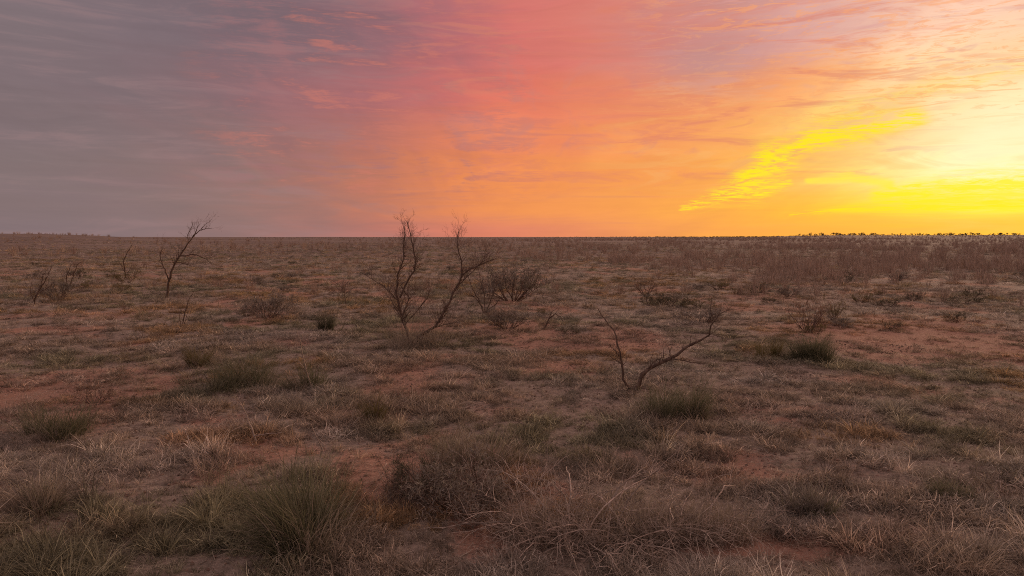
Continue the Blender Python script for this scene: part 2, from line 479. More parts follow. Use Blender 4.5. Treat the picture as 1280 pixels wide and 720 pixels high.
def blades(mb, rng, base, az, lean, length, width, droop, segs=4, vary=None):
    """flat tapering blades that arch over; every argument is an array of n"""
    n = len(az); k = np.linspace(0, 1, segs + 1)[None, :]
    th = lean[:, None] + droop[:, None] * k ** 1.6                       # angle from the vertical along the blade
    ds = (length / segs)[:, None]
    dr = np.sin(th) * ds; dz = np.cos(th) * ds
    rr = np.concatenate([np.zeros((n, 1)), np.cumsum(dr[:, 1:], 1)], 1); zz = np.concatenate([np.zeros((n, 1)), np.cumsum(dz[:, 1:], 1)], 1)
    ca, sa = np.cos(az)[:, None], np.sin(az)[:, None]
    kink = (rng.rand(n, segs + 1) - 0.5) * 0.12 * length[:, None] * k
    cx = base[:, 0:1] + rr * ca - kink * sa; cy = base[:, 1:2] + rr * sa + kink * ca; cz = base[:, 2:3] + zz
    w = (width[:, None] * (1 - 0.8 * k ** 1.3)) / 2
    tw = (rng.rand(n) * PI)[:, None]
    wx, wy = np.cos(tw) * w, np.sin(tw) * w
    Lp = np.stack([cx - wx, cy - wy, cz], -1); Rp = np.stack([cx + wx, cy + wy, cz], -1)
    V = np.stack([Lp, Rp], 2).reshape(n, (segs + 1) * 2, 3)
    i = np.arange(segs) * 2
    f = np.stack([i, i + 1, i + 3, i + 2], -1)
    Q = (f[None] + (np.arange(n) * (segs + 1) * 2)[:, None, None]).reshape(-1, 4)
    va = rng.rand(n) if vary is None else vary
    mb.add(V, q=Q, vary=np.repeat(va, (segs + 1) * 2))


def tubes(mb, P, Rr, sides=4, vary=None):
    """P (n, m, 3) centre lines, Rr (n, m) radii"""
    P = np.asarray(P, float); Rr = np.asarray(Rr, float); n, m, _ = P.shape
    T = np.gradient(P, axis=1); T /= np.linalg.norm(T, axis=2, keepdims=True) + 1e-9
    ref = np.where(np.abs(T[:, :1, 2:3]) > 0.8, np.array([[[1.0, 0.2, 0]]]), np.array([[[0.1, 0.1, 1.0]]]))
    ref = np.broadcast_to(ref, T.shape)
    U = np.cross(T, ref); U /= np.linalg.norm(U, axis=2, keepdims=True) + 1e-9
    W = np.cross(T, U)
    a = np.arange(sides) * 2 * PI / sides
    V = P[:, :, None, :] + Rr[:, :, None, None] * (np.cos(a)[None, None, :, None] * U[:, :, None, :] + np.sin(a)[None, None, :, None] * W[:, :, None, :])
    i = np.arange(m - 1)[:, None] * sides; j = np.arange(sides)[None, :]; j2 = (j + 1) % sides
    f = np.stack([i + j, i + j2, i + sides + j2, i + sides + j], -1).reshape(-1, 4)
    Q = (f[None] + (np.arange(n) * m * sides)[:, None, None]).reshape(-1, 4)
    va = np.random.RandomState(n).rand(n) if vary is None else vary
    mb.add(V.reshape(-1, 3), q=Q, vary=np.repeat(va, m * sides))


def grow(rng, p, d, L, r, lev, out, m=6, gnarl=0.35, up=0.15, nchild=(3, 5), spread=0.8, shrink=0.6, t0=0.25):
    """one crooked branch and its side branches; out[level] collects (points, radii)"""
    pts = [np.array(p, float)]; d = np.array(d, float) / np.linalg.norm(d)
    ds = []
    for i in range(m - 1):
        d = d + (rng.rand(3) - 0.5) * 2 * gnarl + np.array([0, 0, up]); d /= np.linalg.norm(d)
        pts.append(pts[-1] + d * L / (m - 1)); ds.append(d)
    ds.append(d)
    k = np.linspace(0, 1, m); rad = r * (1 - 0.72 * k)
    out.setdefault(lev, []).append((np.array(pts), rad))
    if lev <= 0: return
    for _ in range(rng.randint(nchild[0], nchild[1] + 1)):
        t = t0 + (1 - t0) * rng.rand(); x = t * (m - 1); i = min(int(x), m - 2); fx = x - i
        q = pts[i] * (1 - fx) + pts[i + 1] * fx
        dd = ds[i] + (rng.rand(3) - 0.5) * 2 * spread
        grow(rng, q, dd, L * shrink * (0.7 + 0.6 * rng.rand()) * (1.15 - 0.5 * t), max(r * (1 - 0.72 * t) * 0.6, 0.0022), lev - 1, out, m, gnarl * 1.1, up, nchild, spread, shrink, t0)


def flush(mb, out, levels, sides):
    for lv in levels:
        if lv in out and out[lv]:
            tubes(mb, np.array([o[0] for o in out[lv]]), np.array([o[1] for o in out[lv]]), sides)


def empty(name, loc, label, cat, group=None):
    o = bpy.data.objects.new(name, None); COL.objects.link(o); o.location = [float(v) for v in loc]
    o.empty_display_size = 0.2
    tag(o, label, cat, group)
    return o


def tag(o, label, cat, group=None):
    o['label'] = label; o['category'] = cat
    if group: o['group'] = group
    return o


# ---------------------------------------------------------------- the ground
def build_ground():
    n = 620; b = 8.8; mx = 9000.0; a = mx / math.sinh(b)
    s = a * np.sinh(b * np.linspace(-1, 1, n))
    x, y = np.meshgrid(s, s + 11.0, indexing='ij')
    z = hgt(x, y)
    mb = MB(); idx = np.arange(n * n).reshape(n, n)
    q = np.stack([idx[:-1, :-1], idx[1:, :-1], idx[1:, 1:], idx[:-1, 1:]], -1).reshape(-1, 4)
    mb.add(np.stack([x, y, z], -1), q=q)
    o = mb.build('ground', M['ground'], smooth=True)
    at_ = o.data.attributes.new('bare', 'FLOAT', 'POINT')
    at_.data.foreach_set('value', bare(x.ravel(), y.ravel()).astype(np.float32))
    o['kind'] = 'structure'; o['label'] = 'dry rolling plain of red soil and short grass'


build_ground()


# ---------------------------------------------------------------- scattered ground cover (geometry nodes)
def scatter(name, protos, pts, rot, scl, var, tint=None):
    col = bpy.data.collections.new(name + '_kinds')          # never linked: only read by the node tree
    for i, me in enumerate(protos):
        col.objects.link(bpy.data.objects.new('kind_%02d' % i, me))
    me = bpy.data.meshes.new(name); n = len(pts)
    me.vertices.add(n); me.vertices.foreach_set('co', np.asarray(pts, np.float32).ravel())
    for nm, ty, key, arr in (('rot', 'FLOAT_VECTOR', 'vector', rot), ('scl', 'FLOAT_VECTOR', 'vector', scl), ('kindno', 'INT', 'value', var), ('tint', 'FLOAT_COLOR', 'color', tint)):
        if arr is None: continue
        arr = np.asarray(arr)
        if nm == 'tint': arr = np.concatenate([arr, np.ones((n, 1))], 1)
        at_ = me.attributes.new(nm, ty, 'POINT'); at_.data.foreach_set(key, arr.astype(np.int32 if ty == 'INT' else np.float32).ravel())
    o = bpy.data.objects.new(name, me); COL.objects.link(o)
    ng = bpy.data.node_groups.new(name + '_scatter', 'GeometryNodeTree'); L = ng.links.new
    ng.interface.new_socket('Geometry', in_out='INPUT', socket_type='NodeSocketGeometry')
    ng.interface.new_socket('Geometry', in_out='OUTPUT', socket_type='NodeSocketGeometry')
    gi = ng.nodes.new('NodeGroupInput'); go = ng.nodes.new('NodeGroupOutput')
    m2p = ng.nodes.new('GeometryNodeMeshToPoints'); L(gi.outputs[0], m2p.inputs['Mesh'])
    iop = ng.nodes.new('GeometryNodeInstanceOnPoints'); L(m2p.outputs[0], iop.inputs['Points'])
    ci = ng.nodes.new('GeometryNodeCollectionInfo'); ci.inputs['Collection'].default_value = col
    ci.inputs['Separate Children'].default_value = True; ci.inputs['Reset Children'].default_value = True
    L(ci.outputs[0], iop.inputs['Instance']); iop.inputs['Pick Instance'].default_value = True
    def na(nm, ty):
        a = ng.nodes.new('GeometryNodeInputNamedAttribute'); a.data_type = ty; a.inputs['Name'].default_value = nm; return a.outputs['Attribute']
    L(na('kindno', 'INT'), iop.inputs['Instance Index']); L(na('scl', 'FLOAT_VECTOR'), iop.inputs['Scale'])
    e2r = ng.nodes.new('FunctionNodeEulerToRotation'); L(na('rot', 'FLOAT_VECTOR'), e2r.inputs[0]); L(e2r.outputs[0], iop.inputs['Rotation'])
    L(iop.outputs[0], go.inputs[0])
    md = o.modifiers.new('scatter', 'NODES'); md.node_group = ng
    o['kind'] = 'stuff'
    return o


def tuft(seed, n, rad, lmin, lmax, w, lean, droop, segs=3):
    rng = np.random.RandomState(seed); mb = MB()
    a = rng.rand(n) * 2 * PI; r = rad * np.sqrt(rng.rand(n))
    base = np.stack([np.cos(a) * r, np.sin(a) * r, np.full(n, -0.01)], -1)
    az = a + (rng.rand(n) - 0.5) * 2.4
    blades(mb, rng, base, az, lean * rng.rand(n), lmin + (lmax - lmin) * rng.rand(n) ** 1.5, w * (0.6 + 0.8 * rng.rand(n)), droop * (0.2 + rng.rand(n)), segs)
    return mb.mesh('tuft', M['scatter'])


def forb(seed, n, size):
    """a flat mat of crinkled dead leaves and stems"""
    rng = np.random.RandomState(seed); mb = MB()
    a = rng.rand(n) * 2 * PI; r = size * rng.rand(n) ** 0.7
    base = np.stack([np.cos(a) * r, np.sin(a) * r, rng.rand(n) * 0.05], -1)
    blades(mb, rng, base, rng.rand(n) * 2 * PI, 0.6 + rng.rand(n) * 1.0, 0.05 + 0.10 * rng.rand(n), 0.006 + 0.010 * rng.rand(n), (rng.rand(n) - 0.3) * 2.2, 3)
    return mb.mesh('mat', M['scatter'])


KINDS = [tuft(i, 60, 0.10, 0.05, 0.22, 0.008, 0.9, 1.7) for i in range(4)] + \
        [forb(20 + i, 80, 0.17) for i in range(3)] + \
        [tuft(40 + i, 55, 0.09, 0.12, 0.45, 0.008, 0.7, 1.3) for i in range(3)] + \
        [tuft(60 + i, 9, 0.06, 0.15, 0.5, 0.008, 0.9, 0.9) for i in range(2)]


def litter(seed, n, size):
    rng = np.random.RandomState(seed); mb = MB()
    base = np.stack([(rng.rand(n) - 0.5) * size, (rng.rand(n) - 0.5) * size, 0.004 + 0.02 * rng.rand(n)], -1)
    blades(mb, rng, base, rng.rand(n) * 2 * PI, 1.35 + rng.rand(n) * 0.3, 0.04 + 0.20 * rng.rand(n) ** 2, 0.004 + 0.006 * rng.rand(n), (rng.rand(n) - 0.4) * 0.5, 2)
    return mb.mesh('litter', M['scatter'])


def pebbles(seed, n, size):
    rng = np.random.RandomState(seed); mb = MB(); ph = (1 + 5 ** 0.5) / 2
    ov = np.array([[1, 0, 0], [-1, 0, 0], [0, 1, 0], [0, -1, 0], [0, 0, 1], [0, 0, -1]], float)
    of = [[0, 2, 4], [2, 1, 4], [1, 3, 4], [3, 0, 4], [2, 0, 5], [1, 2, 5], [3, 1, 5], [0, 3, 5]]
    for _ in range(n):
        r = 0.006 + 0.022 * rng.rand() ** 3
        v = ov * r * (0.6 + 0.8 * rng.rand(6, 1)) * np.array([1.2, 1, 0.7]) + np.array([(rng.rand() - .5) * size, (rng.rand() - .5) * size, r * 0.2])
        mb.add(v, t=of, vary=np.full(6, rng.rand() * 0.8))
    return mb.mesh('pebbles', M['scatter'])


KINDS += [litter(80 + i, 26, 0.5) for i in range(3)] + [pebbles(90 + i, 14, 0.5) for i in range(2)]


def scatter_grass():
    rng = np.random.RandomState(3)
    P = []; SC = []
    for r0, r1, dens, sc in ((4.5, 11, 120, 0.85), (11, 18, 80, 0.95), (18, 32, 34, 1.15), (32, 60, 12, 1.5), (60, 130, 2.6, 2.3), (130, 240, 0.6, 2.8), (240, 420, 0.16, 3.4)):
        half = R(46)
        n = int(half * (r1 * r1 - r0 * r0) * dens)
        r = np.sqrt(r0 * r0 + (r1 * r1 - r0 * r0) * rng.rand(n)); a = (rng.rand(n) * 2 - 1) * half
        P.append(np.stack([r * np.sin(a), r * np.cos(a)], -1)); SC.append(np.full(n, sc))
    P = np.concatenate(P); SC = np.concatenate(SC)
    x, y = P[:, 0], P[:, 1]; b = bare(x, y); r = np.hypot(x, y)
    clump = fbm(x / 0.6 + 11, y / 0.6 + 7, 3)
    keep = rng.rand(len(x)) < np.clip((1.02 - 0.95 * b) * (0.25 + 1.4 * sst(0.38, 0.62, clump)), 0.05, 1)
    keep &= rng.rand(len(x)) < 1 - sst(150, 400, r) * sst(0.35, 0.6, 1 - fbm(x / 30 + 7, y / 60 + 2, 3))
    x, y, b, SC, clump, r = (v[keep] for v in (x, y, b, SC, clump, r)); n = len(x)
    z = hgt(x, y)
    gr = fbm(x / 4.0 + 100, y / 4.0 + 50, 4); go = fbm(x / 3.0 + 55, y / 3.0 + 150, 4); gy = fbm(x / 1.7 + 5, y / 1.7 + 95, 3)
    tint = np.tile(np.array([0.390, 0.295, 0.212]), (n, 1))
    def blend(f, c): nonlocal tint; tint = tint * (1 - f[:, None]) + np.array(c) * f[:, None]
    blend(sst(0.45, 0.62, gy) * 0.85, (0.440, 0.360, 0.285))
    blend(sst(0.46, 0.64, gr) * 0.8, (0.250, 0.222, 0.130))
    blend(sst(0.54, 0.66, go) * 0.70, (0.40, 0.24, 0.105))
    blend(np.clip(b, 0, 1) * 0.5, (0.45, 0.25, 0.17))
    tint *= np.exp((rng.rand(n) - 0.5) * 1.3)[:, None]
    u = rng.rand(n); tall = sst(0.50, 0.60, fbm(x / 2.2 + 31, y / 2.2 + 77, 3))
    kind = np.where(u < 0.50, rng.randint(0, 4, n), np.where(u < 0.80, rng.randint(4, 7, n), np.where(u < 0.87, rng.randint(10, 12, n), rng.randint(0, 4, n))))
    kind = np.where((rng.rand(n) < 0.30 * tall * (1 - 0.7 * sst(12, 24, r))), rng.randint(7, 10, n), kind)
    low = 1 - 0.40 * sst(9, 22, r) - 0.12 * sst(-2, 14, np.degrees(np.arctan2(x, y)))
    s = SC * (0.55 + 0.75 * rng.rand(n)) * (0.75 + 0.6 * sst(0.4, 0.65, clump)) * (1 - 0.25 * b)
    scl = np.stack([s, s, s * low * (0.75 + 0.5 * rng.rand(n)) * np.where(r > 60, 0.8, 1)], -1)
    rot = np.stack([(rng.rand(n) - 0.5) * 0.5, (rng.rand(n) - 0.5) * 0.5, rng.rand(n) * 2 * PI], -1)
    # straw and small stones lying on the open soil
    m = 9000; rr = np.sqrt(4.5 ** 2 + (26 ** 2 - 4.5 ** 2) * rng.rand(m)); aa = (rng.rand(m) * 2 - 1) * R(46)
    lx, ly = rr * np.sin(aa), rr * np.cos(aa)
    x = np.concatenate([x, lx]); y = np.concatenate([y, ly]); z = np.concatenate([z, hgt(lx, ly)])
    kl = np.where(rng.rand(m) < 0.7, rng.randint(12, 15, m), rng.randint(15, 17, m)); kind = np.concatenate([kind, kl])
    ls = np.ones((m, 3)) * (0.7 + 0.6 * rng.rand(m))[:, None]; scl = np.concatenate([scl, ls])
    rot = np.concatenate([rot, np.stack([np.zeros(m), np.zeros(m), rng.rand(m) * 2 * PI], -1)])
    lt = np.where((kl < 15)[:, None], np.array([[0.42, 0.33, 0.24]]), np.array([[0.34, 0.21, 0.15]])) * (0.7 + 0.6 * rng.rand(m))[:, None]
    tint = np.concatenate([tint, lt])
    o = scatter('dry_grass', KINDS, np.stack([x, y, z], -1), rot, scl, kind, tint)
    tag(o, 'short dry grass and dead weeds covering the plain', 'grass')
    print('grass tufts', n)


scatter_grass()


# ---------------------------------------------------------------- bunchgrass clumps
def bunchgrass(px, py, wpx, hpx, label, n=900, mats=('green', 'thatch'), cores=1, seed=1, width=0.009, group=None, spread=1.0, dead=0.4):
    p = at(px, py); k = mpp(p); W = wpx * k; H = hpx * k
    rng = np.random.RandomState(seed)
    o = empty('bunchgrass', p, label, 'grass clump', group)
    def gen(nn, lf, lean_, wd, mat, name, droop_):
        mb = MB()
        cxy = np.stack([(rng.rand(cores) - 0.5) * W * (0.55 if cores > 1 else 0), (rng.rand(cores) - 0.5) * W * 0.3 * (cores > 1)], -1)
        ci = rng.randint(0, cores, nn)
        cr = W * (0.23 if cores == 1 else 0.20)
        sub = 7; sa_ = rng.rand(cores, sub) * 2 * PI; sr_ = np.sqrt(rng.rand(cores, sub)); si_ = rng.randint(0, sub, nn)
        a = rng.rand(nn) * 2 * PI; r = cr * np.sqrt(rng.rand(nn)) * 0.45
        ox = np.cos(a) * r + np.cos(sa_[ci, si_]) * sr_[ci, si_] * cr; oy = np.sin(a) * r + np.sin(sa_[ci, si_]) * sr_[ci, si_] * cr
        a = np.arctan2(oy, ox); r = np.hypot(ox, oy); cx_ = cxy[ci, 0] + ox; cy_ = cxy[ci, 1] + oy
        hv = 0.70 + 0.55 * rng.rand(cores, sub)[ci, si_]
        bx, by = cx_, cy_
        bz = hgt(bx + p[0], by + p[1]) - p[2] - 0.02
        az = a + (rng.rand(nn) - 0.5) * 2.4
        lean = (0.10 + 0.75 * (r / cr) * rng.rand(nn)) * lean_
        ln = (H * lf) * (0.30 + 0.85 * rng.rand(nn)) * hv
        blades(mb, rng, np.stack([bx, by, bz], -1), az, lean, ln, wd * (0.6 + 0.8 * rng.rand(nn)), droop_ * (0.15 + rng.rand(nn)), 5)
        return mb.build(name, M[mat], o)
    aspect = min(1.6, max(0.7, W / (2.0 * H)))
    gen(n, 1.05 * (1 + 0.25 * (aspect - 0.7)), aspect * spread, width, mats[0], 'blades', 0.85)
    gen(int(n * dead), 0.80, 1.15 * aspect * spread, width * 0.9, mats[1], 'dead_thatch', 1.5)
    gen(max(8, int(n * 0.05)), 1.30, 0.8 * aspect * spread, width * 0.7, mats[1], 'seed_stalks', 0.5)
    return o


bunchgrass(388, 682, 235, 92, 'biggest green bunchgrass clump, long arching blades, low left foreground', 1500, seed=2, width=0.011)
bunchgrass(300, 482, 150, 44, 'wide grey green bunchgrass with dead stems at its foot, left midground', 1100, cores=4, seed=3)
bunchgrass(372, 486, 70, 34, 'smaller bunchgrass touching the wide clump, beside the pale dead stalk', 600, cores=2, seed=4)
bunchgrass(410, 414, 32, 26, 'small dark green tuft alone left of the forked mesquite', 500, ('darkleaf', 'green'), seed=5)
bunchgrass(248, 458, 40, 30, 'small yellow green tuft left of the wide bunchgrass', 500, ('olive', 'thatch'), seed=6)
bunchgrass(848, 524, 92, 50, 'green bunchgrass clump in front of the fallen V-shaped dead tree', 1200, cores=2, seed=7)
bunchgrass(1006, 449, 74, 34, 'dense dark green bunchgrass on the right beside bare red soil', 1300, ('green', 'darkleaf'), cores=4, seed=8, spread=0.6)
bunchgrass(968, 446, 42, 26, 'sparse yellowish bunchgrass joined to the left of the dark green clump', 420, ('olive', 'thatch'), cores=2, seed=9)
bunchgrass(74, 545, 90, 44, 'shaggy brown green bunchgrass at the left edge, mid height', 700, ('green', 'thatch'), cores=3, seed=10)
bunchgrass(56, 640, 100, 46, 'ragged tan bunchgrass in the bottom left corner', 700, ('thatch', 'green'), cores=3, seed=11)
bunchgrass(524, 434, 96, 40, 'tall grey brown grass around the foot of the forked mesquite', 620, ('thatch', 'thatch'), cores=7, seed=12, spread=0.7)
bunchgrass(468, 528, 40, 34, 'thin olive bunchgrass in the open centre left ground', 400, ('olive', 'thatch'), seed=13)
bunchgrass(585, 585, 120, 50, 'tall tan bunchgrass just behind the dark brush tangle', 900, ('thatch', 'green'), cores=4, seed=14, spread=0.7)
bunchgrass(1010, 640, 60, 34, 'low grey tuft mound on the slope, lower right', 600, ('greyleaf', 'green'), cores=3, seed=15)
bunchgrass(1190, 625, 70, 30, 'low dark tuft mound near the pale sticks at right edge', 600, ('green', 'greyleaf'), cores=3, seed=16)


# ---------------------------------------------------------------- leafy shrubs (low brush)
def shrub_meshes(seed, mat, n=700, stems=14, flat=1.0, leaf=0.05):
    """a unit shrub, 1 m wide and about 0.5 m high: stems and small narrow leaves in uneven clumps"""
    rng = np.random.RandomState(seed); out = {}
    for i in range(stems):
        a = rng.rand() * 2 * PI; le = 0.25 + 0.75 * rng.rand()
        grow(rng, (math.cos(a) * 0.08 * rng.rand(), math.sin(a) * 0.08, -0.02), (math.cos(a) * le, math.sin(a) * le, 0.55 * flat), 0.50 * (0.7 + 0.5 * rng.rand()), 0.010, 2, out, m=5, gnarl=0.3, up=0.08, nchild=(3, 4), spread=0.8, shrink=0.62)
    st = MB(); flush(st, out, (2, 1, 0), 3)
    tips = np.array([o[0][k] for lv in (0, 1) for o in out.get(lv, []) for k in (-1, -2, -3)])
    lv = MB(); ii = rng.randint(0, len(tips), n)
    b = tips[ii] + (rng.rand(n, 3) - 0.5) * 0.07
    b[:, 2] = np.maximum(b[:, 2], 0.0)
    blades(lv, rng, b, rng.rand(n) * 2 * PI, rng.rand(n) * 1.3, leaf * (0.6 + rng.rand(n)), 0.010 * (0.6 + rng.rand(n)), rng.rand(n), 2)
    return st.mesh('stems', M['twig']), lv.mesh('leaves', M[mat])


SH = {k: [shrub_meshes(s0 + i, k, nn, stems=st) for i in range(3)] for k, s0, nn, st in (('darkleaf', 100, 1500, 14), ('greyleaf', 120, 2600, 18), ('redleaf', 140, 700, 16), ('olive', 160, 1300, 14))}


def shrub(px, py, wpx, hpx, kind, label, seed=0, group=None, p=None, size=None):
    if p is None:
        p = at(px, py); k = mpp(p); W = wpx * k; H = hpx * k
    else: W, H = size
    rng = random.Random(seed * 31 + 5)
    a, b = SH[kind][rng.randrange(3)]
    o = empty('low_shrub', p, label, 'shrub', group)
    o.rotation_euler.z = rng.uniform(0, 6.28); o.scale = (W / 0.95, W / 0.95, H / 0.48)
    for nm, me in (('stems', a), ('leaves', b)):
        c = bpy.data.objects.new(nm, me); COL.objects.link(c); c.parent = o
    return o


shrub(812, 382, 36, 12, 'darkleaf', 'dark low shrub at the left end of the mid right row', 1)
shrub(842, 383, 56, 13, 'darkleaf', 'broad dark low shrub in the middle of the mid right row', 2)
shrub(876, 385, 42, 11, 'olive', 'olive low shrub at the right end of the mid right row', 3)
shrub(898, 362, 32, 10, 'olive', 'yellow green low shrub beyond the row, left of a longer one', 4)
shrub(947, 366, 42, 11, 'darkleaf', 'longish dark green shrub beyond the row, by itself', 5)
shrub(920, 368, 14, 8, 'olive', 'tiny olive shrub between two green ones', 6)
shrub(880, 404, 60, 16, 'greyleaf', 'grey leafless low shrub beneath the tip of the V-shaped dead tree', 7)
shrub(1010, 414, 60, 30, 'redleaf', 'airy russet shrub standing right behind the dense dark bunchgrass', 8)
shrub(1040, 400, 26, 22, 'olive', 'thin yellowish shrub on the red soil behind the russet shrub', 9)
shrub(640, 376, 84, 36, 'greyleaf', 'big grey green brush right of the small fan-shaped bare tree', 10)
shrub(335, 398, 66, 26, 'greyleaf', 'soft grey green shrub in the left midground', 11)
shrub(72, 376, 56, 22, 'greyleaf', 'grey shrub among bare twigs by the left edge', 12)
shrub(158, 354, 34, 13, 'olive', 'golden low shrub at the foot of a thin sapling', 13)
shrub(1110, 384, 40, 9, 'darkleaf', 'flat dark shrub on the right plain, nearest of the right group', 14)
shrub(1141, 376, 22, 9, 'darkleaf', 'small dark shrub just behind the flat one on the right', 15)
shrub(1200, 380, 60, 9, 'darkleaf', 'wide flat shrub close to the right edge', 16)
shrub(1075, 378, 30, 12, 'olive', 'small olive shrub at the left of the right group', 17)
shrub(120, 505, 60, 18, 'redleaf', 'low russet brush on the bare ground, left', 18)
shrub(1050, 408, 46, 10, 'greyleaf', 'low grey brush at the edge of the open red soil', 19)
shrub(635, 412, 60, 22, 'greyleaf', 'grey brush below the big grey green one', 20)
shrub(575, 640, 140, 55, 'greyleaf', 'dark grey brush heap left of the pale tangled branches', 21)
shrub(520, 620, 80, 36, 'darkleaf', 'dark brush at the left end of the foreground heap', 22)

rng0 = random.Random(77)
for i in range(46):              # the small dots of brush over the middle distance
    px = rng0.uniform(20, 1275); py = rng0.uniform(326, 372) if i < 34 else rng0.uniform(372, 420)
    p = at(px, py); W = rng0.uniform(0.9, 1.9) * (1.0 if i < 34 else 0.6)
    kd = rng0.choice(['darkleaf', 'olive', 'redleaf', 'greyleaf']); nm = {'darkleaf': 'dark green', 'olive': 'olive yellow', 'redleaf': 'russet', 'greyleaf': 'grey'}[kd]
    shrub(px, py, 0, 0, kd, 'small %s low shrub dotting the middle of the plain' % nm, 200 + i, 'small %s shrubs dotted over the middle of the plain' % nm, p, (W, W * rng0.uniform(.28, .42)))


# ---------------------------------------------------------------- bare mesquites traced where they stand
def bare_tree(name, cat, base, label, stems, seed=1, twig=(2, 0.6), bark='bark', twigm='twig', rscale=1.0, depth_var=0.06, twn=3, gap=0.10, group=None, trunk=True):
    """stems: list of (pixel points, first radius, last radius); every stem stands at its own depth"""
    p0 = at(*base); Y = p0[1]; k = mpp(p0)
    rng = np.random.RandomState(seed); o = empty(name, p0, label, cat, group)
    out = {}
    for si, (pp, r0, r1) in enumerate(stems):
        pp = np.array(pp, float); n = 14
        s = np.concatenate([[0], np.cumsum(np.hypot(*np.diff(pp, axis=0).T))]); u = np.linspace(0, s[-1], n)
        qx, qy = np.interp(u, s, pp[:, 0]), np.interp(u, s, pp[:, 1])
        w = np.cumsum((rng.rand(n) - 0.5)) * depth_var * (s[-1] * k) * 1.2
        drift = (rng.rand() - 0.5) * s[-1] * k * 0.7 * np.linspace(0, 1, n)
        pts = np.array([at_depth(a, b, Y + ww + dd) for a, b, ww, dd in zip(qx, qy, w, drift)]) - p0
        pts[1:-1] += (rng.rand(n - 2, 3) - 0.5) * r0 * 1.2
        rad = np.linspace(r0, r1, n) * rscale * (0.9 + 0.2 * rng.rand(n))
        if si == 0 or abs(pp[0, 0] - base[0]) < 14: rad[0] *= 1.35
        mb = MB(); tubes(mb, pts[None], rad[None], 8 if r0 > 0.03 else 5)
        mb.build('trunk' if si == 0 and trunk else 'branch', M[bark], o, smooth=True)
        L = s[-1] * k
        nt = max(1, int(L / gap))
        for _ in range(nt):
            t = 0.18 + 0.80 * rng.rand(); x = t * (n - 1); i = min(int(x), n - 2); f = x - i
            q = pts[i] * (1 - f) + pts[i + 1] * f
            d = pts[min(i + 1, n - 1)] - pts[i]; d /= np.linalg.norm(d) + 1e-9
            d = d + (rng.rand(3) - 0.5) * 1.7 + np.array([0, 0, 0.25])
            grow(rng, q, d, twig[1] * (0.5 + 0.8 * rng.rand()), max(0.004, rad[i] * 0.32), twig[0], out, m=6, gnarl=0.38, up=0.10, nchild=(twn - 1, twn + 1), spread=0.85, shrink=0.6)
    mb = MB(); flush(mb, out, range(6), 3); mb.build('twigs', M[twigm], o)['kind'] = 'stuff'
    return o


# the large forked mesquite
bare_tree('mesquite_tree', 'bare tree', (518, 430), 'large forked leafless mesquite rising above the horizon, left of centre',
          [([(516, 436), (507, 410), (503, 395), (496, 374), (497, 350), (503, 325), (505, 300), (506, 284)], 0.055, 0.014),
           ([(503, 395), (512, 372), (500, 357), (507, 352)], 0.030, 0.012),
           ([(500, 372), (508, 355), (518, 338), (519, 318), (514, 298), (509, 278)], 0.034, 0.010),
           ([(496, 374), (480, 358), (466, 350), (455, 342)], 0.020, 0.006),
           ([(520, 432), (524, 420), (545, 409), (556, 392), (562, 377), (569, 362), (578, 343), (592, 334), (620, 323)], 0.055, 0.010),
           ([(578, 343), (577, 328), (573, 312), (572, 296), (574, 286)], 0.028, 0.008),
           ([(569, 362), (585, 345), (600, 330), (612, 322)], 0.022, 0.006),
           ([(506, 405), (522, 388), (534, 372), (540, 356)], 0.020, 0.006), ([(503, 398), (494, 386), (488, 372), (486, 358)], 0.018, 0.005),
           ([(545, 409), (560, 405), (572, 403)], 0.018, 0.006)], seed=5, twig=(2, 0.50), gap=0.05, rscale=0.95)
# fan-shaped bare shrub
bare_tree('mesquite_tree', 'bare tree', (605, 393), 'small fan-shaped leafless mesquite behind the right limb of the forked one',
          [([(606, 395), (600, 378), (590, 360), (583, 340)], 0.035, 0.008), ([(606, 393), (606, 370), (600, 345), (597, 332)], 0.028, 0.007),
           ([(607, 393), (615, 372), (622, 352), (630, 338)], 0.030, 0.007), ([(604, 385), (594, 372), (585, 366), (575, 352)], 0.022, 0.006),
           ([(606, 390), (620, 380), (632, 362)], 0.022, 0.006)], seed=8, twig=(2, 0.5), gap=0.10)
# the V-shaped dead tree
bare_tree('dead_tree', 'dead tree', (793, 487), 'dead V-shaped tree, one limb upright and one long limb leaning right',
          [([(792, 490), (803, 471), (815, 461), (831, 451), (852, 440), (868, 430), (881, 424), (886, 415), (893, 400), (901, 387)], 0.075, 0.012),
           ([(790, 488), (782, 480), (778, 465), (776, 452), (772, 432), (768, 414), (760, 402), (753, 397), (747, 385)], 0.042, 0.010),
           ([(803, 472), (812, 458), (822, 450), (830, 447)], 0.032, 0.010),
           ([(776, 454), (768, 449), (760, 442)], 0.020, 0.008), ([(774, 445), (768, 437), (761, 430)], 0.018, 0.008),
           ([(840, 448), (855, 451), (870, 454), (886, 454)], 0.022, 0.006), ([(838, 446), (837, 438), (833, 431)], 0.014, 0.006),
           ([(893, 400), (888, 388), (890, 372)], 0.012, 0.005), ([(897, 394), (908, 388), (924, 387)], 0.012, 0.004)], seed=13, twig=(1, 0.32), gap=0.16, twn=2, rscale=0.72)
